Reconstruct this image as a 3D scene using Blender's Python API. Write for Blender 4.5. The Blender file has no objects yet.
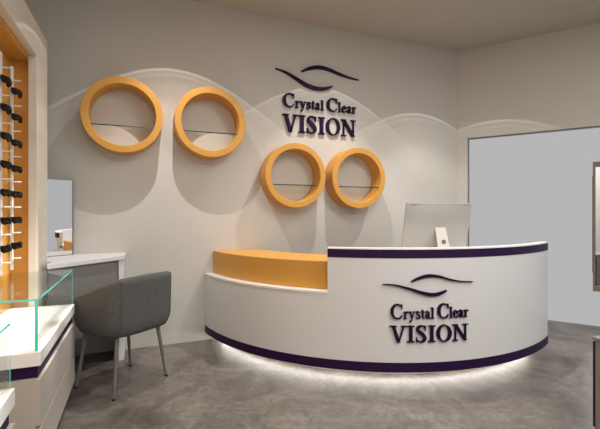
import bpy, bmesh, math, random
from mathutils import Vector, Matrix
random.seed(4)
C = bpy.context.scene.collection
PI = math.pi
rad = math.radians

# ------------------------------------------------------------ materials
def srgb(r, g, b):
    f = lambda c: (c/255/12.92 if c/255 <= .04045 else ((c/255+.055)/1.055)**2.4)
    return (f(r), f(g), f(b), 1)

def mat(name, col, rough=.5, metal=0, noise=None, bump=None, coat=0, spec=.5):
    """noise=(scale, amount, detail) varies the colour; bump=(scale, strength)"""
    m = bpy.data.materials.new(name); m.use_nodes = True
    nt = m.node_tree; b = nt.nodes['Principled BSDF']
    b.inputs['Base Color'].default_value = col
    b.inputs['Roughness'].default_value = rough
    b.inputs['Metallic'].default_value = metal
    b.inputs['Specular IOR Level'].default_value = spec
    b.inputs['Coat Weight'].default_value = coat
    tc = nt.nodes.new('ShaderNodeTexCoord')
    if noise:
        n = nt.nodes.new('ShaderNodeTexNoise'); n.inputs['Scale'].default_value = noise[0]
        n.inputs['Detail'].default_value = noise[2]
        r = nt.nodes.new('ShaderNodeValToRGB')
        a = noise[1]
        r.color_ramp.elements[0].position = .3; r.color_ramp.elements[1].position = .7
        r.color_ramp.elements[0].color = tuple(c*(1-a) for c in col[:3]) + (1,)
        r.color_ramp.elements[1].color = tuple(min(1, c*(1+a)) for c in col[:3]) + (1,)
        if len(noise) > 3:
            mp = nt.nodes.new('ShaderNodeMapping'); mp.inputs['Scale'].default_value = noise[3]
            nt.links.new(tc.outputs['Object'], mp.inputs['Vector']); nt.links.new(mp.outputs['Vector'], n.inputs['Vector'])
        else:
            nt.links.new(tc.outputs['Object'], n.inputs['Vector'])
        nt.links.new(n.outputs['Fac'], r.inputs['Fac']); nt.links.new(r.outputs['Color'], b.inputs['Base Color'])
    if bump:
        n = nt.nodes.new('ShaderNodeTexNoise'); n.inputs['Scale'].default_value = bump[0]; n.inputs['Detail'].default_value = 3
        bp = nt.nodes.new('ShaderNodeBump'); bp.inputs['Strength'].default_value = bump[1]; bp.inputs['Distance'].default_value = .01
        nt.links.new(tc.outputs['Object'], n.inputs['Vector'])
        nt.links.new(n.outputs['Fac'], bp.inputs['Height']); nt.links.new(bp.outputs['Normal'], b.inputs['Normal'])
    return m

M = {}
M['wall'] = mat('wall_paint', srgb(198, 193, 185), .75, noise=(1.1, .03, 3), bump=(70, .12))
M['ceiling'] = mat('ceiling_paint', srgb(188, 182, 173), .9)
M['white'] = mat('white_laminate', srgb(220, 219, 217), .35)
M['top_white'] = mat('white_top', srgb(245, 243, 238), .25)
M['grey_lam'] = mat('warm_grey_laminate', srgb(186, 178, 168), .4)
M['marble'] = mat('pale_veined_laminate', srgb(214, 205, 190), .4, noise=(3.5, .10, 6, (1, .35, 1)))
M['orange'] = mat('orange_lacquer', srgb(203, 148, 68), .42, spec=.3)
M['orange_panel'] = mat('orange_panel', srgb(208, 150, 66), .45, noise=(4, .06, 3))
M['purple'] = mat('dark_purple_laminate', srgb(40, 10, 58), .5, spec=.25)
M['purple_letter'] = mat('dark_purple_acrylic', srgb(34, 9, 48), .6, spec=.15)
M['fabric'] = mat('grey_felt', srgb(90, 89, 87), .95, noise=(140, .28, 2), bump=(300, .35))
M['cushion'] = mat('grey_felt_seat', srgb(84, 83, 82), .95, noise=(140, .2, 2))
M['leg_metal'] = mat('grey_leg', srgb(112, 109, 104), .45)
M['panel_grey'] = mat('grey_panel', srgb(128, 126, 123), .6)
M['rubber'] = mat('black_rubber', srgb(22, 22, 22), .7)
M['black'] = mat('black_plastic', srgb(8, 8, 8), .4, spec=.25)
M['lens'] = mat('dark_lens', srgb(8, 8, 9), .12)
M['rod'] = mat('white_rod', srgb(214, 214, 212), .3)
M['alu'] = mat('brushed_aluminium', srgb(188, 184, 178), .38, metal=.35)
M['alu_light'] = mat('light_aluminium', srgb(225, 220, 212), .35)
M['screen'] = mat('screen_black', srgb(10, 10, 12), .08)
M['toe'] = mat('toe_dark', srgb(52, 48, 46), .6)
M['brown'] = mat('brown_wood', srgb(122, 106, 88), .5, noise=(9, .15, 4))
M['frame_grey'] = mat('window_frame_grey', srgb(120, 120, 120), .4)
M['taupe'] = mat('taupe_laminate', srgb(140, 131, 120), .5, noise=(5, .06, 4))
M['teal_edge'] = mat('glass_cut_edge', srgb(84, 228, 214), .15)
M['shelf_edge'] = mat('glass_shelf_edge', srgb(40, 62, 54), .15)

# floor: mottled polished concrete
m = mat('polished_concrete', srgb(140, 130, 119), .34, spec=.45)
nt = m.node_tree; b = nt.nodes['Principled BSDF']; tc = nt.nodes.new('ShaderNodeTexCoord')
n1 = nt.nodes.new('ShaderNodeTexNoise'); n1.inputs['Scale'].default_value = 2.2; n1.inputs['Detail'].default_value = 9; n1.inputs['Roughness'].default_value = .74; n1.inputs['Distortion'].default_value = .8
n2 = nt.nodes.new('ShaderNodeTexNoise'); n2.inputs['Scale'].default_value = 14; n2.inputs['Detail'].default_value = 6; n2.inputs['Distortion'].default_value = 1.5
r1 = nt.nodes.new('ShaderNodeValToRGB'); r1.color_ramp.elements[0].position = .32; r1.color_ramp.elements[1].position = .68
r1.color_ramp.elements[0].color = srgb(76, 69, 63); r1.color_ramp.elements[1].color = srgb(133, 126, 118)
r2 = nt.nodes.new('ShaderNodeValToRGB'); r2.color_ramp.elements[0].position = .35; r2.color_ramp.elements[1].position = .65
r2.color_ramp.elements[0].color = (.74, .73, .72, 1); r2.color_ramp.elements[1].color = (1.14, 1.13, 1.12, 1)
mx = nt.nodes.new('ShaderNodeMix'); mx.data_type = 'RGBA'; mx.blend_type = 'MULTIPLY'; mx.inputs['Factor'].default_value = 1
nt.links.new(tc.outputs['Object'], n1.inputs['Vector']); nt.links.new(tc.outputs['Object'], n2.inputs['Vector'])
nt.links.new(n1.outputs['Fac'], r1.inputs['Fac']); nt.links.new(n2.outputs['Fac'], r2.inputs['Fac'])
nt.links.new(r1.outputs['Color'], mx.inputs[6]); nt.links.new(r2.outputs['Color'], mx.inputs[7]); nt.links.new(mx.outputs[2], b.inputs['Base Color'])
mr = nt.nodes.new('ShaderNodeMapRange'); mr.inputs['To Min'].default_value = .22; mr.inputs['To Max'].default_value = .5
nt.links.new(n2.outputs['Fac'], mr.inputs['Value']); nt.links.new(mr.outputs['Result'], b.inputs['Roughness'])
M['floor'] = m

def glassmat(name, tint, ior=1.5):
    m = bpy.data.materials.new(name); m.use_nodes = True; nt = m.node_tree; nt.nodes.clear()
    o = nt.nodes.new('ShaderNodeOutputMaterial'); t = nt.nodes.new('ShaderNodeBsdfTransparent'); g = nt.nodes.new('ShaderNodeBsdfGlossy')
    lw = nt.nodes.new('ShaderNodeLayerWeight'); lw.inputs['Blend'].default_value = .5
    pw = nt.nodes.new('ShaderNodeMath'); pw.operation = 'POWER'; pw.inputs[1].default_value = 5
    f = nt.nodes.new('ShaderNodeMath'); f.operation = 'MULTIPLY_ADD'; f.inputs[1].default_value = .5; f.inputs[2].default_value = ((ior-1)/(ior+1))**2
    nt.links.new(lw.outputs['Facing'], pw.inputs[0]); nt.links.new(pw.outputs[0], f.inputs[0]); mi = nt.nodes.new('ShaderNodeMixShader')
    t.inputs['Color'].default_value = tint; g.inputs['Roughness'].default_value = .01
    nt.links.new(f.outputs[0], mi.inputs[0]); nt.links.new(t.outputs[0], mi.inputs[1]); nt.links.new(g.outputs[0], mi.inputs[2]); nt.links.new(mi.outputs[0], o.inputs[0])
    return m
M['glass'] = glassmat('clear_glass', (.975, .99, .985, 1), 1.45)
M['window_glass'] = glassmat('window_glass', (.995, .995, .995, 1), 1.05)
m = bpy.data.materials.new('mirror_silver'); m.use_nodes = True
b = m.node_tree.nodes['Principled BSDF']; b.inputs['Metallic'].default_value = 1; b.inputs['Roughness'].default_value = .01; b.inputs['Base Color'].default_value = (.93, .93, .94, 1)
M['mirror'] = m
m = bpy.data.materials.new('led_strip'); m.use_nodes = True
b = m.node_tree.nodes['Principled BSDF']; b.inputs['Emission Color'].default_value = (1, .95, .88, 1); b.inputs['Emission Strength'].default_value = 14
M['led'] = m

# ------------------------------------------------------------ mesh helpers
def box(bm, x0, x1, y0, y1, z0, z1, xf=None):
    vs = [bm.verts.new((x, y, z)) for z in (z0, z1) for x, y in ((x0, y0), (x1, y0), (x1, y1), (x0, y1))]
    for f in ((3, 2, 1, 0), (4, 5, 6, 7), (0, 1, 5, 4), (1, 2, 6, 5), (2, 3, 7, 6), (3, 0, 4, 7)):
        bm.faces.new([vs[i] for i in f])
    if xf is not None: bmesh.ops.transform(bm, matrix=xf, verts=vs)
    return vs

def prism(bm, pts, z0, z1):
    """pts in plan, counter-clockwise"""
    a = [bm.verts.new((x, y, z0)) for x, y in pts]; b = [bm.verts.new((x, y, z1)) for x, y in pts]
    bm.faces.new(a[::-1]); bm.faces.new(b)
    n = len(pts)
    for i in range(n):
        j = (i+1) % n; bm.faces.new((a[i], a[j], b[j], b[i]))

def tube(bm, p0, p1, r0, r1, n=14):
    p0 = Vector(p0); p1 = Vector(p1); d = (p1-p0).normalized()
    u = d.cross(Vector((0, 1, 0)) if abs(d.y) < .9 else Vector((1, 0, 0))).normalized(); v = d.cross(u)
    A = []; B = []
    for i in range(n):
        a = 2*PI*i/n; e = u*math.cos(a)+v*math.sin(a)
        A.append(bm.verts.new(p0+e*r0)); B.append(bm.verts.new(p1+e*r1))
    bm.faces.new(A[::-1]); bm.faces.new(B)
    for i in range(n):
        j = (i+1) % n; bm.faces.new((A[i], A[j], B[j], B[i]))

def obj(name, bm, m, parent=None, smooth=False, bevel=0):
    bmesh.ops.recalc_face_normals(bm, faces=bm.faces)
    me = bpy.data.meshes.new(name); bm.to_mesh(me); bm.free()
    me.materials.append(m)
    o = bpy.data.objects.new(name, me); C.objects.link(o)
    if parent: o.parent = parent
    if smooth:
        for p in me.polygons: p.use_smooth = True
        if smooth == 'angle':
            me.set_sharp_from_angle(angle=rad(35))
    if bevel:
        md = o.modifiers.new('bevel', 'BEVEL'); md.width = bevel; md.segments = 2; md.limit_method = 'ANGLE'
    return o

def tag(o, label, cat, group=None):
    o['label'] = label; o['category'] = cat
    if group: o['group'] = group
    return o

def thing(name, label, cat, loc=(0, 0, 0), rz=0, group=None):
    o = bpy.data.objects.new(name, None); C.objects.link(o); o.location = loc; o.rotation_euler = (0, 0, rz)
    o.empty_display_size = .1
    return tag(o, label, cat, group)

def part(name, m, parent, boxes, bevel=0):
    """boxes in world coordinates, child of a thing whose base is at parent.location (no rotation)"""
    bm = bmesh.new(); L = parent.location if parent else Vector((0, 0, 0))
    for x0, x1, y0, y1, z0, z1 in boxes: box(bm, x0-L.x, x1-L.x, y0-L.y, y1-L.y, z0-L.z, z1-L.z)
    return obj(name, bm, m, parent, bevel=bevel)

def struct(name, bm, m, parent=None):
    o = obj(name, bm, m, parent)
    if parent is None: o['kind'] = 'structure'
    return o

def copy_tree(o, parent=None):
    c = o.copy(); C.objects.link(c)
    if parent: c.parent = parent
    for ch in list(o.children): copy_tree(ch, c)
    return c

# ------------------------------------------------------------ room
YB = 3.95; H = 3.283; CX, CY = 3.754, 3.95
RD = Vector((.567, -.824)); RN = Vector((.824, .567))     # along the right wall, outward normal
def rw(s, d=0): p = Vector((CX, CY)) + RD*s + RN*d; return (p.x, p.y)
XL = -.94; YF = -3.0; SE = 7.5

bm = bmesh.new(); prism(bm, [(XL-.1, YF), (rw(SE, .1)[0], YF), rw(SE, .1), rw(0, .1), (CX+.07, YB+.1), (XL-.1, YB+.1)], -.06, 0)
struct('floor', bm, M['floor'])
bm = bmesh.new(); prism(bm, [(XL-.1, YF), (rw(SE, .1)[0], YF), rw(SE, .1), rw(0, .1), (CX+.07, YB+.1), (XL-.1, YB+.1)], H, H+.06)
struct('ceiling', bm, M['ceiling'])
bm = bmesh.new(); box(bm, XL-.1, CX+.055, YB, YB+.1, 0, H); struct('wall_back', bm, M['wall'])
bm = bmesh.new(); box(bm, XL-.1, XL, YF, YB, 0, H); struct('wall_left', bm, M['wall'])
WA, WB, WT = .114, 7.5, 2.178
bm = bmesh.new()
prism(bm, [rw(0), rw(WA), rw(WA, .1), rw(0, .1)], 0, H)
prism(bm, [rw(WA), rw(WB), rw(WB, .1), rw(WA, .1)], WT, H)
struct('wall_right', bm, M['wall'])
win = bpy.data.objects.new('window_1', None); C.objects.link(win); win['kind'] = 'structure'
bm = bmesh.new()
prism(bm, [rw(WA, .02), rw(WA+.012, .02), rw(WA+.012, .06), rw(WA, .06)], 0, WT)
prism(bm, [rw(WB-.012, .02), rw(WB, .02), rw(WB, .06), rw(WB-.012, .06)], 0, WT)
prism(bm, [rw(WA+.012, .02), rw(WB-.012, .02), rw(WB-.012, .06), rw(WA+.012, .06)], WT-.014, WT)
o = obj('window_frame', bm, M['frame_grey'], win)
bm = bmesh.new(); prism(bm, [rw(WA+.012, .03), rw(WB-.012, .03), rw(WB-.012, .04), rw(WA+.012, .04)], 0.001, WT-.014)
o = obj('window_pane', bm, M['window_glass'], win)

# ------------------------------------------------------------ reception desk (an arc about DC)
DC = Vector((2.518, 4.218)); R = 1.946
TJ, TE = rad(231.5), rad(296.2)
def wall_angle(r): return PI + math.asin((DC.y-(YB-.003))/r)
def arc(bm, r0, r1, a0, a1, z0, z1, n=56, L=None):
    """ring sector; a0=None starts it on the back wall"""
    s0 = a0 if a0 is not None else wall_angle(r0); s1 = a0 if a0 is not None else wall_angle(r1)
    ox, oy = (L.x, L.y) if L else (0, 0)
    rows = []
    for i in range(n+1):
        t = i/n; ai = s0+(a1-s0)*t; ao = s1+(a1-s1)*t
        pi = (DC.x+r0*math.cos(ai)-ox, DC.y+r0*math.sin(ai)-oy); po = (DC.x+r1*math.cos(ao)-ox, DC.y+r1*math.sin(ao)-oy)
        rows.append([bm.verts.new((*pi, z0)), bm.verts.new((*po, z0)), bm.verts.new((*po, z1)), bm.verts.new((*pi, z1))])
    for i in range(n):
        a, b = rows[i], rows[i+1]
        for k in range(4):
            l = (k+1) % 4; bm.faces.new((a[k], a[l], b[l], b[k]))
    bm.faces.new(rows[0][::-1]); bm.faces.new(rows[-1])

desk = thing('reception_desk', 'curved white reception desk with purple bands and a raised counter, lit underneath', 'reception desk', (2.2, 2.6, 0))
DL = desk.location
def dpart(name, m, secs, parent=desk):
    bm = bmesh.new()
    for s in secs: arc(bm, *s, L=DL)
    return obj(name, bm, m, parent, smooth='angle')
dpart('toe_kick', M['white'], [(1.76, 1.78, None, TE, 0, .085)])
dpart('base_plate', M['white'], [(1.40, R-.004, None, TE, .085, .10)])
dpart('bottom_band', M['purple'], [(R-.03, R+.003, None, TE, .078, .148)])['label'] = 'dark purple band along the bottom edge'
dpart('low_front_panel', M['white'], [(R-.03, R, None, TJ, .148, .640)])
dpart('high_front_panel', M['white'], [(R-.03, R, TJ, TE, .148, .912)])
dpart('top_band', M['purple'], [(R-.03, R+.003, TJ, TE, .912, .975)])['label'] = 'dark purple band under the raised counter'
dpart('raised_countertop', M['top_white'], [(R-.065, R+.003, TJ, TE, .975, .985)])
dpart('low_countertop', M['top_white'], [(1.38, R+.004, None, TJ, .640, .655)])
dpart('raised_inner_panel', M['white'], [(R-.065, R-.05, TJ, TE, .80, .975)])
dpart('worktop', M['top_white'], [(1.22, R-.065, TJ, TE, .775, .80)])
dpart('end_panel', M['white'], [(1.24, R-.03, TE-.012, TE, .10, .775)])
dpart('upper_end_panel', M['white'], [(R-.05, R-.03, TE-.012, TE, .80, .975)])
dpart('divider_panel', M['white'], [(1.24, R-.03, TJ, TJ+.012, .10, .775)])
dpart('step_panel', M['white'], [(R-.05, R-.03, TJ, TJ+.012, .80, .975)])
ob = dpart('orange_box', M['orange'], [(1.41, 1.872, None, TJ-.003, .6555, .872)]); ob['label'] = 'orange raised box along the low left wing'
md = ob.modifiers.new('bevel', 'BEVEL'); md.width = .004; md.segments = 2; md.limit_method = 'ANGLE'
dpart('light_strip', M['led'], [(1.78, 1.784, wall_angle(1.784)+.005, TE-.01, .045, .070)])['label'] = 'warm white light strip under the desk'

# ------------------------------------------------------------ lettering
def catmull(P, n=8):
    out = []
    for i in range(len(P)-1):
        p0 = P[max(i-1, 0)]; p1 = P[i]; p2 = P[i+1]; p3 = P[min(i+2, len(P)-1)]
        for k in range(n):
            t = k/n
            out.append(tuple(.5*((2*p1[j])+(-p0[j]+p2[j])*t+(2*p0[j]-5*p1[j]+4*p2[j]-p3[j])*t*t+(-p0[j]+3*p1[j]-3*p2[j]+p3[j])*t**3) for j in range(3)))
    out.append(tuple(P[-1])); return out
def ribbon(P, n=8, curve=True):
    """P: (x, z, width) along the stroke -> closed polygon strips as quads"""
    Q = catmull(P, n) if curve else P
    L = []; Rr = []
    for i, (x, z, w) in enumerate(Q):
        a = Q[max(i-1, 0)]; b = Q[min(i+1, len(Q)-1)]
        dx, dz = b[0]-a[0], b[1]-a[1]; l = math.hypot(dx, dz) or 1
        nx, nz = -dz/l, dx/l
        L.append((x+nx*w/2, z+nz*w/2)); Rr.append((x-nx*w/2, z-nz*w/2))
    return ('strip', L, Rr)
def bar(x0, x1, z0, z1, n=1): return ('strip', [(x0, z1), (x1, z1)], [(x0, z0), (x1, z0)])
def para(x0, z0, x1, z1, w):    # slanted stem with flat ends, w measured horizontally
    return ('strip', [(x0-w/2, z0), (x1-w/2, z1)], [(x0+w/2, z0), (x1+w/2, z1)])
def ringo(cx, cz, rx, rz, ix, iz, n=36):
    A = [(cx+rx*math.cos(2*PI*i/n), cz+rz*math.sin(2*PI*i/n)) for i in range(n+1)]
    B = [(cx+ix*math.cos(2*PI*i/n), cz+iz*math.sin(2*PI*i/n)) for i in range(n+1)]
    return ('strip', A, B)
sf = .04
G = {
 'V': (.72, [para(.15, .66, .375, 0, .15), para(.60, .66, .385, 0, .065), bar(.0, .30, .66-sf, .66), bar(.48, .72, .66-sf, .66)]),
 'I': (.36, [bar(.11, .25, 0, .66), bar(.02, .34, 0, sf), bar(.02, .34, .66-sf, .66)]),
 'O': (.76, [ringo(.38, .33, .345, .345, .20, .305)]),
 'N': (.78, [bar(.12, .175, 0, .66), para(.14, .66, .635, 0, .16), bar(.605, .66, 0, .66), bar(.02, .27, .66-sf, .66), bar(.02, .27, 0, sf), bar(.51, .76, .66-sf, .66)]),
 'S': (.56, [ribbon([(.455, .50, .03), (.42, .60, .06), (.29, .65, .055), (.15, .60, .10), (.12, .49, .14), (.24, .38, .15), (.36, .28, .155), (.43, .17, .14), (.40, .07, .10), (.27, .012, .055), (.13, .06, .06), (.07, .17, .03)]),
             bar(.435, .47, .46, .66), bar(.055, .09, 0, .20)]),
 'C': (.70, [ribbon([(.625, .49, .03), (.58, .59, .06), (.42, .65, .055), (.23, .60, .09), (.12, .46, .15), (.10, .33, .165), (.12, .19, .15), (.23, .06, .09), (.42, .01, .055), (.56, .06, .06), (.64, .17, .03)]),
             bar(.605, .645, .44, .66)]),
 'r': (.38, [bar(.09, .20, 0, .44), bar(.02, .28, 0, sf), bar(.02, .18, .44-sf, .44), ribbon([(.17, .28, .04), (.22, .38, .06), (.30, .42, .08), (.36, .38, .10)])]),
 'y': (.52, [para(.12, .45, .29, .02, .12), para(.43, .45, .22, -.13, .055), bar(.0, .24, .45-sf, .45), bar(.33, .52, .45-sf, .45), ribbon([(.24, -.09, .05), (.17, -.17, .07), (.08, -.16, .10)])]),
 's': (.40, [ribbon([(.32, .34, .03), (.28, .42, .05), (.19, .45, .045), (.10, .41, .08), (.10, .33, .10), (.19, .26, .11), (.28, .20, .11), (.32, .11, .10), (.27, .03, .06), (.18, .01, .045), (.09, .04, .05), (.045, .13, .03)])]),
 't': (.30, [ribbon([(.14, .56, .05), (.145, .45, .11), (.145, .12, .11), (.18, .04, .08), (.27, .05, .04)]), bar(.02, .27, .45-sf, .45)]),
 'a': (.46, [ribbon([(.07, .33, .09), (.11, .41, .07), (.20, .45, .05), (.28, .41, .09), (.30, .31, .11), (.30, .10, .11), (.34, .03, .08), (.43, .05, .04)]),
             ribbon([(.28, .27, .05), (.16, .22, .07), (.09, .14, .11), (.12, .04, .08), (.20, .03, .05), (.29, .10, .04)])]),
 'l': (.30, [bar(.09, .20, 0, .68), bar(.02, .28, 0, sf), bar(.02, .18, .68-sf, .68)]),
 'e': (.45, [ribbon([(.09, .26, .04), (.37, .26, .045)], curve=False), ribbon([(.37, .25, .10), (.35, .37, .08), (.25, .45, .05), (.13, .39, .09), (.085, .24, .12), (.12, .09, .10), (.23, .015, .06), (.33, .04, .05), (.40, .13, .03)])]),
}
def glyph_mesh(bm, strips, ox, oz, sx, sz, place, d0, d1):
    """place(x, z, d) -> world point"""
    def quad_block(a, b, c, d):
        P = [a, b, c, d]
        fr = [bm.verts.new(place(x, z, d1)) for x, z in P]; bk = [bm.verts.new(place(x, z, d0)) for x, z in P]
        return fr, bk
    for _, A, B in strips:
        n = len(A)
        T = lambda p: (ox+p[0]*sx, oz+p[1]*sz)
        fa = [bm.verts.new(place(*T(p), d1)) for p in A]; fb = [bm.verts.new(place(*T(p), d1)) for p in B]
        ba = [bm.verts.new(place(*T(p), d0)) for p in A]; bb = [bm.verts.new(place(*T(p), d0)) for p in B]
        for i in range(n-1):
            bm.faces.new((fa[i], fa[i+1], fb[i+1], fb[i])); bm.faces.new((ba[i], bb[i], bb[i+1], ba[i+1]))
            bm.faces.new((fa[i], ba[i], ba[i+1], fa[i+1])); bm.faces.new((fb[i], fb[i+1], bb[i+1], bb[i]))
        bm.faces.new((fa[0], fb[0], bb[0], ba[0])); bm.faces.new((fa[-1], ba[-1], bb[-1], fb[-1]))

def word(txt, x0, x1, z, em, parent, place, d0, d1, caps=1.0, weight=1):
    ws = [(.20 if c == ' ' else G[c][0]*(caps if c.isupper() else 1)) for c in txt]
    sx = (x1-x0)/sum(ws); x = x0
    for c, w in zip(txt, ws):
        if c != ' ':
            k = caps if c.isupper() else 1
            bm = bmesh.new(); glyph_mesh(bm, G[c][1], x, z, sx*k, em*k, place, d0, d1)
            obj('letter', bm, M['purple_letter'], parent)
        x += w*sx

def swoosh(P, parent, place, d0, d1):
    bm = bmesh.new(); glyph_mesh(bm, [ribbon(P, 10)], 0, 0, 1, 1, place, d0, d1)
    obj('swoosh', bm, M['purple_letter'], parent)

def logo(T, x0, x1, waves, zc, zc_cap, zv, zv_h, place, d0, d1):
    word('Crystal Clear', x0, x1, zc, zc_cap/.66/1.36, T, place, d0, d1, caps=1.36)
    word('VISION', x0-.004, x1, zv, zv_h/.66, T, place, d0, d1)
    for w in waves: swoosh(w, T, place, d0, d1)

# wall sign
wl = thing('wall_logo', 'dark purple raised wall lettering Crystal Clear VISION under two swooshes, above the small rings', 'sign', (1.82, YB, 2.08))
def wplace(x, z, d): return (x-1.82, -d, z-2.08)
waves = [
 [(1.305, 2.715, .006), (1.42, 2.690, .018), (1.55, 2.632, .030), (1.66, 2.582, .038), (1.78, 2.560, .038), (1.88, 2.572, .030), (1.965, 2.605, .016)],
 [(1.60, 2.722, .016), (1.68, 2.762, .030), (1.79, 2.792, .036), (1.91, 2.787, .030), (2.04, 2.755, .024), (2.17, 2.728, .015), (2.30, 2.715, .005)],
]
waves = [[(x, z+.027, w) for x, z, w in q] for q in waves]
logo(wl, 1.385, 2.262, waves, 2.357, .143, 2.097, .184, wplace, .006, .030)

# desk sign: x is arc length about the desk, measured from angle AL
AL = rad(253.8)
dl = thing('desk_logo', 'dark purple raised lettering Crystal Clear VISION under two swooshes on the desk front', 'sign', (DC.x+R*math.cos(AL), DC.y+R*math.sin(AL), .32))
def dplace(x, z, d):
    a = AL + x/R; r = R+.001+d
    return (DC.x+r*math.cos(a)-dl.location.x, DC.y+r*math.sin(a)-dl.location.y, z-.32)
DCEN = 0.0
wd = [
 [(-.353, .724, .004), (-.26, .716, .011), (-.16, .690, .018), (-.07, .661, .024), (.00, .646, .026), (.06, .651, .022), (.12, .674, .010)],
 [(-.146, .743, .009), (-.09, .767, .018), (-.02, .784, .022), (.06, .778, .018), (.15, .753, .013), (.24, .737, .008), (.337, .731, .004)],
]
logo(dl, -.298, .297, wd, .472, .106, .301, .120, dplace, .000, .016)

# ------------------------------------------------------------ ring shelves
def ring_shelf(x, z, label, ro=.327, ri=.268, d=.20, sh=-.098):
    t = thing('ring_shelf', label, 'wall shelf', (x, YB, z), group='round orange ring shelves on the wall')
    bm = bmesh.new(); n = 96; rows = []
    for i in range(n):
        a = 2*PI*i/n; c, s = math.cos(a), math.sin(a)
        rows.append([bm.verts.new((c*r, y, s*r)) for r, y in ((ro, -.001), (ro, -d), (ri, -d), (ri, -.001))])
    for i in range(n):
        a, b = rows[i], rows[(i+1) % n]
        for k in range(4): bm.faces.new((a[k], a[(k+1) % 4], b[(k+1) % 4], b[k]))
    obj('ring', bm, M['orange'], t, smooth='angle', bevel=.003)
    w = math.sqrt(ri*ri-sh*sh)-.001
    g = obj('glass_shelf', (lambda b_: (box(b_, -w, w, -d+.012, -.002, sh-.005, sh+.005), b_)[1])(bmesh.new()), M['glass'], t); g['label'] = 'clear glass shelf'
    obj('front_edge', (lambda b_: (box(b_, -w, w, -d+.009, -d+.012, sh-.005, sh+.005), b_)[1])(bmesh.new()), M['shelf_edge'], g)
    return t
ring_shelf(-.135, 2.091, 'orange ring shelf high on the wall above the dressing table, leftmost of four')
ring_shelf(.617, 2.090, 'orange ring shelf left of the wall lettering, second of the upper pair', )
ring_shelf(1.470, 1.622, 'orange ring shelf under the wall lettering, left one of the lower pair')
ring_shelf(2.203, 1.618, 'orange ring shelf nearest the computer, right one of the lower pair')

# ------------------------------------------------------------ computer on the desk
mon = thing('desktop_computer', 'silver all-in-one computer seen from behind, standing on the reception desk', 'computer', (2.284, 2.638, .80), rad(0))
mw, mh = .335, .44
bm = bmesh.new()
tilt = Matrix.Translation((0, .0, .305)) @ Matrix.Rotation(rad(10), 4, 'X')
# back shell: shallow pillow
nx_, nz_ = 14, 10; grid = []
for j in range(nz_+1):
    row = []
    for i in range(nx_+1):
        u = i/nx_*2-1; v = j/nz_*2-1
        bulge = .032*(1-u**4)*(1-v**4)
        row.append(bm.verts.new((u*mw, -.006-bulge, v*mh/2)))
    grid.append(row)
for j in range(nz_):
    for i in range(nx_): bm.faces.new((grid[j][i], grid[j][i+1], grid[j+1][i+1], grid[j+1][i]))
edge = [grid[0][i] for i in range(nx_+1)]+[grid[j][nx_] for j in range(1, nz_+1)]+[grid[nz_][i] for i in range(nx_-1, -1, -1)]+[grid[j][0] for j in range(nz_-1, 0, -1)]
fr = [bm.verts.new((v.co.x, .004, v.co.z)) for v in edge]
for i in range(len(edge)):
    j = (i+1) % len(edge); bm.faces.new((edge[i], fr[i], fr[j], edge[j]))
bm.faces.new(fr)
bmesh.ops.transform(bm, matrix=tilt, verts=bm.verts)
case = obj('case', bm, M['alu'], mon, smooth='angle')
bm = bmesh.new(); box(bm, -mw+.012, mw-.012, .0045, .0055, -mh/2+.07, mh/2-.012, xf=tilt); obj('screen', bm, M['screen'], mon)
bm = bmesh.new(); box(bm, -mw+.05, mw-.05, -.0105, -.0075, mh/2-.018, mh/2-.010, xf=tilt); obj('vent_slot', bm, M['frame_grey'], case)
bm = bmesh.new()
# bent stand: back strut then foot
st = [(-.040, .33), (-.075, .20), (-.098, .10), (-.11, .03), (-.105, .008)]
for k, (y, z) in enumerate(st): pass
vv = []
for k, (y, z) in enumerate(st):
    wd_ = .052+.024*(k/4)
    vv.append([bm.verts.new((sx*wd_, y+dy, z)) for sx, dy in ((-1, 0), (1, 0), (1, .008), (-1, .008))])
for k in range(len(vv)-1):
    for q in range(4): bm.faces.new((vv[k][q], vv[k][(q+1) % 4], vv[k+1][(q+1) % 4], vv[k+1][q]))
bm.faces.new(vv[0]); bm.faces.new(vv[-1][::-1])
box(bm, -.09, .09, -.115, .09, 0, .010)
stand = obj('stand', bm, M['alu_light'], mon, bevel=.002)
bm = bmesh.new(); tube(bm, (0.004, -.082, .208), (0.004, -.070, .208), .017, .017, 24); obj('cable_hole', bm, M['brown'], stand)

# ------------------------------------------------------------ dressing table and mirror
tb = thing('dressing_table', 'white wedge-shaped dressing table fixed in the corner beneath the ring shelves', 'table', (-.5, 3.8, 0))
L = tb.location
bm = bmesh.new(); prism(bm, [(x-L.x, y-L.y) for x, y in ((-.602, 3.236), (-.118, 3.680), (-.118, 3.947), (-.93, 3.947), (-.93, 3.46), (-.602, 3.46))], .848, .883)
obj('tabletop', bm, M['white'], tb, bevel=.003)
bm = bmesh.new(); prism(bm, [(x-L.x, y-L.y) for x, y in ((-.165, 3.655), (-.125, 3.69), (-.125, 3.946), (-.165, 3.946))], 0, .848)
obj('side_panel', bm, M['white'], tb)
bm = bmesh.new(); prism(bm, [(x-L.x, y-L.y) for x, y in ((-.60, 3.275), (-.166, 3.672), (-.166, 3.700), (-.60, 3.303))], .29, .848)
obj('front_panel', bm, M['panel_grey'], tb)['label'] = 'dark grey front panel'

mi = thing('vanity_mirror', 'upright frameless mirror with a thin dark edge on the dressing table', 'mirror', (-.696, 3.782, .883), rad(34.8))
bm = bmesh.new(); box(bm, -.2, .190, -.006, .010, .006, .636); obj('mirror_glass', bm, M['mirror'], mi)
bm = bmesh.new(); box(bm, .190, .2, -.010, .012, 0, .642); box(bm, -.2, .190, -.010, .012, 0, .006); box(bm, -.2, .190, -.010, .012, .636, .642); box(bm, -.2, .19, .0105, .012, .006, .636)
obj('mirror_frame', bm, M['frame_grey'], mi)

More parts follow.
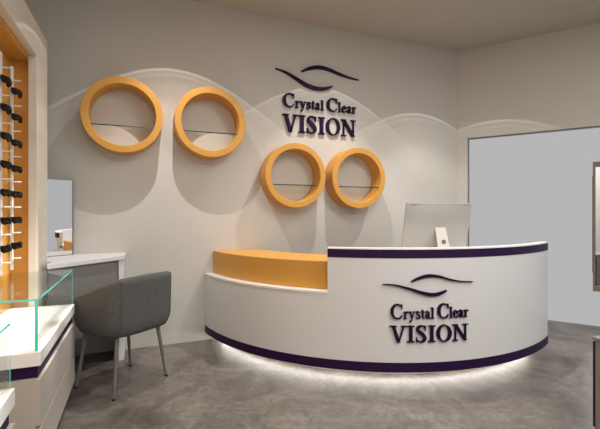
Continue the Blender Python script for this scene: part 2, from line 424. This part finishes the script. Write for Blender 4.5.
# ------------------------------------------------------------ tub chair (local: +y is where the sitter faces)
ch = thing('tub_chair', 'dark grey felt tub chair on four thin legs, drawn up to the dressing table', 'chair', (-.117, 3.207, 0), math.atan2(-.765, .643)+PI/2+rad(0))
ch.rotation_euler = (0, 0, math.atan2(.765, -.643)-PI/2)
def outline(a, rx, ry, p=3.2):
    c, s = math.cos(a), math.sin(a)
    k = (abs(c)**p+abs(s)**p)**(-1/p)
    return c*k*rx, s*k*ry
def rim(a):
    # a measured from the back (0) to +-pi at the front
    t = abs(a)
    back = .800; arm = .640
    if t < rad(42): return back-.01*(t/rad(42))**2
    if t < rad(128):
        u = (t-rad(42))/rad(86); return back-.01-(back-.01-arm)*(u**.9)
    return arm
AM = rad(132)
N = 60; K = 12
bm = bmesh.new(); outer = []; inner = []
for i in range(N+1):
    a = -AM+2*AM*i/N
    ro = []; top = rim(a)
    endf = min(1, (AM-abs(a))/rad(14)); top = .50+(top-.50)*math.sqrt(max(0, 1-(1-endf)**2)) if endf < 1 else top
    for k in range(K+1):
        t = k/K
        z = .405+(top-.405)*t
        fl = 1-.11*max(0, 1-t*(top-.405)/.10)**2 + .02*t
        x, y = outline(a-PI/2, .285*fl, .265*fl, 3.8)
        ro.append((x, y, z))
    outer.append(ro)
th = .042
def inn(p):
    l = math.hypot(p[0], p[1]); return (p[0]*(1-th/l), p[1]*(1-th/l), p[2])
OV = [[bm.verts.new(p) for p in r] for r in outer]
IV = [[bm.verts.new(inn(p)) for p in r] for r in outer]
RV = []
for i in range(N+1):
    p = outer[i][-1]; q = inn(p); RV.append(bm.verts.new(((p[0]+q[0])/2, (p[1]+q[1])/2, p[2]+.012)))
for i in range(N):
    for k in range(K):
        bm.faces.new((OV[i][k], OV[i+1][k], OV[i+1][k+1], OV[i][k+1])); bm.faces.new((IV[i][k], IV[i][k+1], IV[i+1][k+1], IV[i+1][k]))
    bm.faces.new((OV[i][K], OV[i+1][K], RV[i+1], RV[i])); bm.faces.new((RV[i], RV[i+1], IV[i+1][K], IV[i][K]))
    bm.faces.new((OV[i][0], IV[i][0], IV[i+1][0], OV[i+1][0]))
for i in (0, N):
    for k in range(K): bm.faces.new((OV[i][k], OV[i][k+1], IV[i][k+1], IV[i][k]))
    bm.faces.new((OV[i][K], RV[i], IV[i][K]))
shell = obj('backrest', bm, M['fabric'], ch, smooth=True); shell.location.x = .014
# seat base and cushion
def disc(bm, zs, p=3.2, yo=0):
    rows = []
    for z, s in zs:
        rows.append([bm.verts.new((outline(2*PI*i/56, .270*s, .262*s, p)[0], outline(2*PI*i/56, .270*s, .262*s, p)[1]+yo, z)) for i in range(56)])
    for a, b in zip(rows, rows[1:]):
        for i in range(56): j = (i+1) % 56; bm.faces.new((a[i], a[j], b[j], b[i]))
    bm.faces.new(rows[0][::-1]); bm.faces.new(rows[-1])
bm = bmesh.new(); disc(bm, [(.398, .70), (.400, .82), (.415, .86), (.43, .85)]); obj('seat_base', bm, M['fabric'], ch, smooth='angle')
bm = bmesh.new(); disc(bm, [(.43, .80), (.445, .825), (.475, .825), (.49, .80), (.494, .72)], yo=.012); obj('seat', bm, M['cushion'], ch, smooth='angle')
# the stitched seam down the near back corner and its twin
for sgn in (-1, 1):
    a = sgn*rad(40); pts = []
    for k in range(K+1):
        t = k/K; top = rim(a); z = .405+(top-.405)*t; fl = 1-.11*max(0, 1-t*(top-.405)/.10)**2+.02*t
        x, y = outline(a-PI/2, .2862*fl, .2662*fl, 3.8); pts.append((x, y, z))
    bm = bmesh.new()
    for p, q in zip(pts, pts[1:]): tube(bm, p, q, .0016, .0016, 6)
    obj('seam', bm, M['cushion'], shell)
for sx, sy in ((-1, -1), (1, -1), (1, 1), (-1, 1)):
    bm = bmesh.new(); tube(bm, (sx*.172, sy*.165, .41), (sx*.226, sy*.200, .012), .0145, .0105, 16)
    lg = obj('leg', bm, M['leg_metal'], ch, smooth='angle')
    bm = bmesh.new(); tube(bm, (sx*.226, sy*.200, .012), (sx*.227, sy*.2007, 0), .0125, .0125, 14); obj('foot_cap', bm, M['rubber'], lg)

# ------------------------------------------------------------ tall display cabinet at the left
XF = -.64
dc = thing('display_cabinet', 'tall orange-lined eyewear display cabinet with pale veined frame and white rods', 'display cabinet', (-.78, 2.2, 0))
part('end_panel', M['marble'], dc, [(-.93, -.69, 3.20, 3.455, 0, 2.515)])
part('front_post', M['marble'], dc, [(-.69, XF, 3.13, 3.455, .0, 2.515)], bevel=.003)
part('valance', M['marble'], dc, [(-.69, XF, -.6, 3.13, 2.295, 2.515)], bevel=.003)
part('back_panel', M['orange_panel'], dc, [(-.86, -.80, -.6, 3.185, 0, 2.27)])['label'] = 'orange back panel'
part('side_lining', M['orange_panel'], dc, [(-.80, -.69, 3.185, 3.20, 0, 2.27)])['label'] = 'orange side lining'
part('soffit', M['orange_panel'], dc, [(-.86, -.6901, -.6, 3.20, 2.27, 2.295)])['label'] = 'orange lining overhead'
part('top_panel', M['marble'], dc, [(-.93, -.69, -.6, 3.20, 2.295, 2.515)])
rods = [(-.733, 2.940), (-.7255, 2.697)]
zg = [1.984-.157*k for k in range(7)]
for rx, ry in rods:
    rd = part('display_rod', M['rod'], dc, [(rx-.006, rx+.006, ry-.014, ry+.014, .893, 2.148)], bevel=.002)
    for k in range(8):
        z = zg[0]+.0785-.157*k
        bm = bmesh.new(); Lc = dc.location
        tube(bm, (rx-Lc.x, ry-Lc.y, z), (rx+.048-Lc.x, ry-Lc.y, z+.001), .0045, .004, 8)
        tube(bm, (rx-Lc.x-.03, ry-Lc.y, z), (rx-Lc.x, ry-Lc.y, z), .0035, .0035, 8)
        obj('peg', bm, M['rod'], rd)

# sunglasses: front spans y, temples folded behind (towards -x)
def make_sunglasses(label):
    t = thing('sunglasses', label, 'sunglasses', (0, 0, 0), group='sunglasses on the display rods')
    bm = bmesh.new()
    wrap = lambda y: -.038*(abs(y)/.07)**2
    ys = [-.070+.14*i/20 for i in range(21)]
    # brow bar and rims as one curved frame with thickness
    rows = []
    for y in ys:
        u = abs(y)/.07
        if u < .14: hi, lo = .016, .006
        else:
            q = min(1, (u-.14)/.25); e = 1-max(0, (u-.8)/.2)*.45
            hi = .016+.006*q; lo = .006-.032*math.sin(min(1, (u-.14)/.86)*PI*.62)*e
        x = wrap(y)
        rows.append([bm.verts.new(p) for p in ((x, y, hi), (x, y, lo), (x-.005, y, lo), (x-.005, y, hi))])
    for a, b in zip(rows, rows[1:]):
        for k in range(4): bm.faces.new((a[k], a[(k+1) % 4], b[(k+1) % 4], b[k]))
    bm.faces.new(rows[0][::-1]); bm.faces.new(rows[-1])
    obj('frame', bm, M['black'], t)
    for s in (-1, 1):
        bm = bmesh.new(); ring0 = []; n = 20
        for i in range(n):
            a = 2*PI*i/n; y = s*.038+.024*math.cos(a); z = -.004+.017*math.sin(a)
            ring0.append(bm.verts.new((wrap(y)+.0035, y, z)))
        back = [bm.verts.new((v.co.x-.003, v.co.y, v.co.z)) for v in ring0]
        bm.faces.new(ring0); bm.faces.new(back[::-1])
        for i in range(n): j = (i+1) % n; bm.faces.new((ring0[i], back[i], back[j], ring0[j]))
        obj('lens', bm, M['lens'], t)
        bm = bmesh.new(); x0 = wrap(.07)
        y1 = -s*.045; zt = .004 if s > 0 else -.001
        tube(bm, (x0-.002, s*.068, .012), (x0-.007-(.004 if s > 0 else 0), s*.060, .010), .004, .004, 8)
        tube(bm, (x0-.007-(.004 if s > 0 else 0), s*.060, .010), (x0-.009-(.004 if s > 0 else 0), y1, zt), .0045, .003, 8)
        obj('temple', bm, M['black'], t)
    return t
ordn = ['topmost', 'second', 'third', 'fourth', 'fifth', 'sixth', 'lowest']
first = None
for ri_, (rx, ry) in enumerate(rods):
    rn = ['right-hand rod nearest the dressing table', 'left-hand rod at the photo edge'][ri_]
    for k in range(7):
        if k in (0, 6): lb = f'black sunglasses, {ordn[k]} pair on the {rn}'
        else: lb = f'black sunglasses, {ordn[k]} pair from the top on the {rn}'
        if first is None: g = first = make_sunglasses(lb)
        else: g = copy_tree(first); g['label'] = lb
        g.scale = (.86, .86, .86); g.location = (rx+.050, ry, zg[k]); g.rotation_euler = (0, rad(6), rad(-4+2*((k*5+ri_*3) % 5)))

# ------------------------------------------------------------ white display counters with glass cases
def counter(y0, y1, label, clabel, brk=.002):
    t = thing('display_counter', label, 'counter', (-.6, (y0+y1)/2, 0), group='white display counters with glass cases')
    xf, xb = -.417, -.795
    part('carcass', M['grey_lam'], t, [(xb, xf-.020, y0, y1, .08, .498)])
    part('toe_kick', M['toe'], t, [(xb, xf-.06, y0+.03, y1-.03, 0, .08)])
    part('recess_band', M['purple'], t, [(xb, xf-.014, y0+.018, y1-.018, .498, .555)])['label'] = 'dark purple recessed band'
    part('countertop', M['top_white'], t, [(xb, xf, y0, y1, .555, .618)], bevel=.002)
    for z0, z1 in ((.285, .498), (.085, .277)):
        d = part('drawer', M['grey_lam'], t, [(xf-.0199, xf, y0, y1, z0, z1-.006)])
        part('highlight_lip', M['top_white'], None, [(xf-.0199, xf+.004, y0, y1, z1-.006, z1)]).parent = d  # drawer-top lip, its highlight put in as a white colour
    # pale lips and plinth line on the top
    part('top_inlay', M['white'], t, [(xb+.02, xf-.035, y0+.035, y1-.035, .618, .6195)])
    c = thing('glass_case', clabel, 'display case', (-.6, (y0+y1)/2, .618), group='glass cases on the white counters')
    gx0, gx1, gy0, gy1, gz0, gz1, w = xb+.01, xf-.012, y0+.012, y1-.012, .6185, .856, .008
    gl = lambda b_: part('glass_pane', M['glass'], c, [b_])
    gl((gx0, gx1, gy0, gy0+w, gz0, gz1-w)); gl((gx0, gx1, gy1-w, gy1, gz0, gz1-w))
    gl((gx1-w, gx1, gy0+w, gy1-w, gz0, gz1-w)); gl((gx0, gx0+w, gy0+w, gy1-w, gz0, gz1-w))
    gl((gx0, gx1, gy0, gy1, gz1-w, gz1))
    e = .0012
    part('cut_edge', M['teal_edge'], c, [(gx1, gx1+e, gy0-e, gy1, gz1-w, gz1)])
    part('cut_edge', M['teal_edge'], c, [(gx0, gx1, gy0-e, gy0, gz1-w, gz1)])
    part('cut_edge', M['teal_edge'], c, [(gx1-w-.004, gx1, gy0-e, gy0, gz0, gz1-w)])
    part('cut_edge', M['teal_edge'], c, [(gx1, gx1+e, gy1-.003, gy1, gz0, gz1-w)])
    return t
counter(2.105, 3.122, 'white two-drawer display counter beside the dressing table', 'clear glass case with teal edges on the counter beside the dressing table')
counter(.72, 1.712, 'white display counter at the photo corner, nearest the viewer', 'clear glass case on the nearest counter, cut off by the photo edge')

# ------------------------------------------------------------ things at the right edge
fm = thing('wall_mirror', 'tall brown-framed mirror hanging against the window at the right edge', 'mirror', (*rw(1.66, .005), .397), math.atan2(RD.y, RD.x))
# local x runs along the wall, local +y points outwards?  wall normal outward = rotate RD by +90deg -> (.824,.567)
def lpart(name, m, boxes, parent):
    bm = bmesh.new()
    for b_ in boxes: box(bm, *b_)
    return obj(name, bm, m, parent, bevel=.002)
W2, HM = .275, 1.393
lpart('mirror_frame', M['brown'], [(-W2, W2, -.015, .018, 0, .055), (-W2, W2, -.015, .018, HM-.055, HM), (-W2, -W2+.022, -.015, .018, .055, HM-.055), (W2-.022, W2, -.015, .018, .055, HM-.055)], fm)
lpart('edge_strip', M['black'], [(-W2-.004, -W2, -.012, .016, .20, HM-.15)], fm)
lpart('mirror_glass', M['mirror'], [(-W2+.022, W2-.022, -.004, .010, .055, HM-.055)], fm)

lc = thing('low_cabinet', 'taupe low cabinet with a dark corner strip at the right photo edge', 'cabinet', (2.5, 1.0, 0))
part('body', M['taupe'], lc, [(2.223, 2.72, 0.45, 1.364, .06, .575)])
part('corner_strip', M['purple'], lc, [(2.218, 2.72, 1.364, 1.372, .12, .568)])['label'] = 'dark purple corner strip'
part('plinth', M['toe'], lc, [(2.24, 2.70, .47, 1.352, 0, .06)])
part('top', M['taupe'], lc, [(2.218, 2.725, .445, 1.377, .575, .592)], bevel=.004)

# ------------------------------------------------------------ camera
cam = bpy.data.cameras.new('camera'); co = bpy.data.objects.new('camera', cam); C.objects.link(co)
co.location = (0, 0, 1.25); co.rotation_euler = (PI/2, 0, -math.atan2(.3731, .9278))
cam.sensor_fit = 'HORIZONTAL'; cam.sensor_width = 36; cam.lens = 398/600*36; cam.shift_y = -2.5/600; cam.clip_start = .02
bpy.context.scene.camera = co
bpy.context.scene.cycles.transparent_max_bounces = 32

# ------------------------------------------------------------ light
def spot(name, loc, aim, power, size, blend=.15, radius=.02, col=(1, .97, .94), rimpk=0):
    l = bpy.data.lights.new(name, 'SPOT'); l.energy = power; l.spot_size = rad(size); l.spot_blend = blend; l.shadow_soft_size = radius; l.color = col
    o = bpy.data.objects.new(name, l); C.objects.link(o); o.location = loc
    d = Vector(aim)-Vector(loc); o.rotation_euler = d.to_track_quat('-Z', 'Y').to_euler()
    if rimpk:
        l.use_nodes = True; nt = l.node_tree; em = nt.nodes['Emission']
        tc = nt.nodes.new('ShaderNodeTexCoord'); sp = nt.nodes.new('ShaderNodeSeparateXYZ'); ab = nt.nodes.new('ShaderNodeMath'); ab.operation = 'ABSOLUTE'
        rp = nt.nodes.new('ShaderNodeValToRGB'); r = rp.color_ramp; r.interpolation = 'EASE'
        # |cos| from .60 to .85 mapped on 0..1: the reflector's bright rim then an even pool
        mr = nt.nodes.new('ShaderNodeMapRange'); mr.inputs['From Min'].default_value = .62; mr.inputs['From Max'].default_value = 1.0
        r.elements[0].position = .095; r.elements[0].color = (0, 0, 0, 1)
        r.elements[1].position = .115; r.elements[1].color = (.24, .24, .24, 1)
        for p_, v_ in ((.135, .09), (.165, .08), (.182, .17), (.205, .09), (.36, .17), (.62, .70), (.85, 1.0)):
            e = r.elements.new(p_); e.color = (v_, v_, v_, 1)
        mu = nt.nodes.new('ShaderNodeMath'); mu.operation = 'MULTIPLY'; mu.inputs[1].default_value = rimpk
        nt.links.new(tc.outputs['Normal'], sp.inputs[0]); nt.links.new(sp.outputs['Z'], ab.inputs[0]); nt.links.new(ab.outputs[0], mr.inputs['Value'])
        nt.links.new(mr.outputs[0], rp.inputs[0]); nt.links.new(rp.outputs['Color'], mu.inputs[0]); nt.links.new(mu.outputs[0], em.inputs['Strength'])
    return o
for x, dy in ((.30, .75), (1.85, .75), (3.15, .93)):
    spot('wall_spotlight', (x, YB-dy, H-.02), (x, YB-dy, 0), 150, 104, .05, .009, rimpk=1.0)
def area(name, loc, sx, sy, power, col=(1, .985, .965)):
    l = bpy.data.lights.new(name, 'AREA'); l.shape = 'RECTANGLE'; l.size = sx; l.size_y = sy; l.energy = power; l.color = col
    o = bpy.data.objects.new(name, l); C.objects.link(o); o.location = loc; return o
area('ceiling_fill_light', (.3, -1.0, H-.01), 1.2, 1.2, 88)  # unseen fill lights, added to lift the room and the upper wall
area('ceiling_fill_light', (3.3, -1.0, H-.01), 1.2, 1.2, 88)
area('ceiling_fill_light', (1.9, 1.2, H-.01), 1.2, 1.2, 38)
for y in (.95, 1.45, 2.35, 2.87):
    spot('counter_spotlight', (.12, y, H-.02), (-.73, y, .62), 620, 16, .5, .03)

w = bpy.data.worlds.new('world'); bpy.context.scene.world = w; w.use_nodes = True
w.node_tree.nodes['Background'].inputs['Color'].default_value = (.472, .472, .476, 1); w.node_tree.nodes['Background'].inputs['Strength'].default_value = 1
vs = bpy.context.scene.view_settings; vs.view_transform = 'Standard'; vs.look = 'None'; vs.exposure = 0; vs.gamma = 1; vs.use_curve_mapping = False
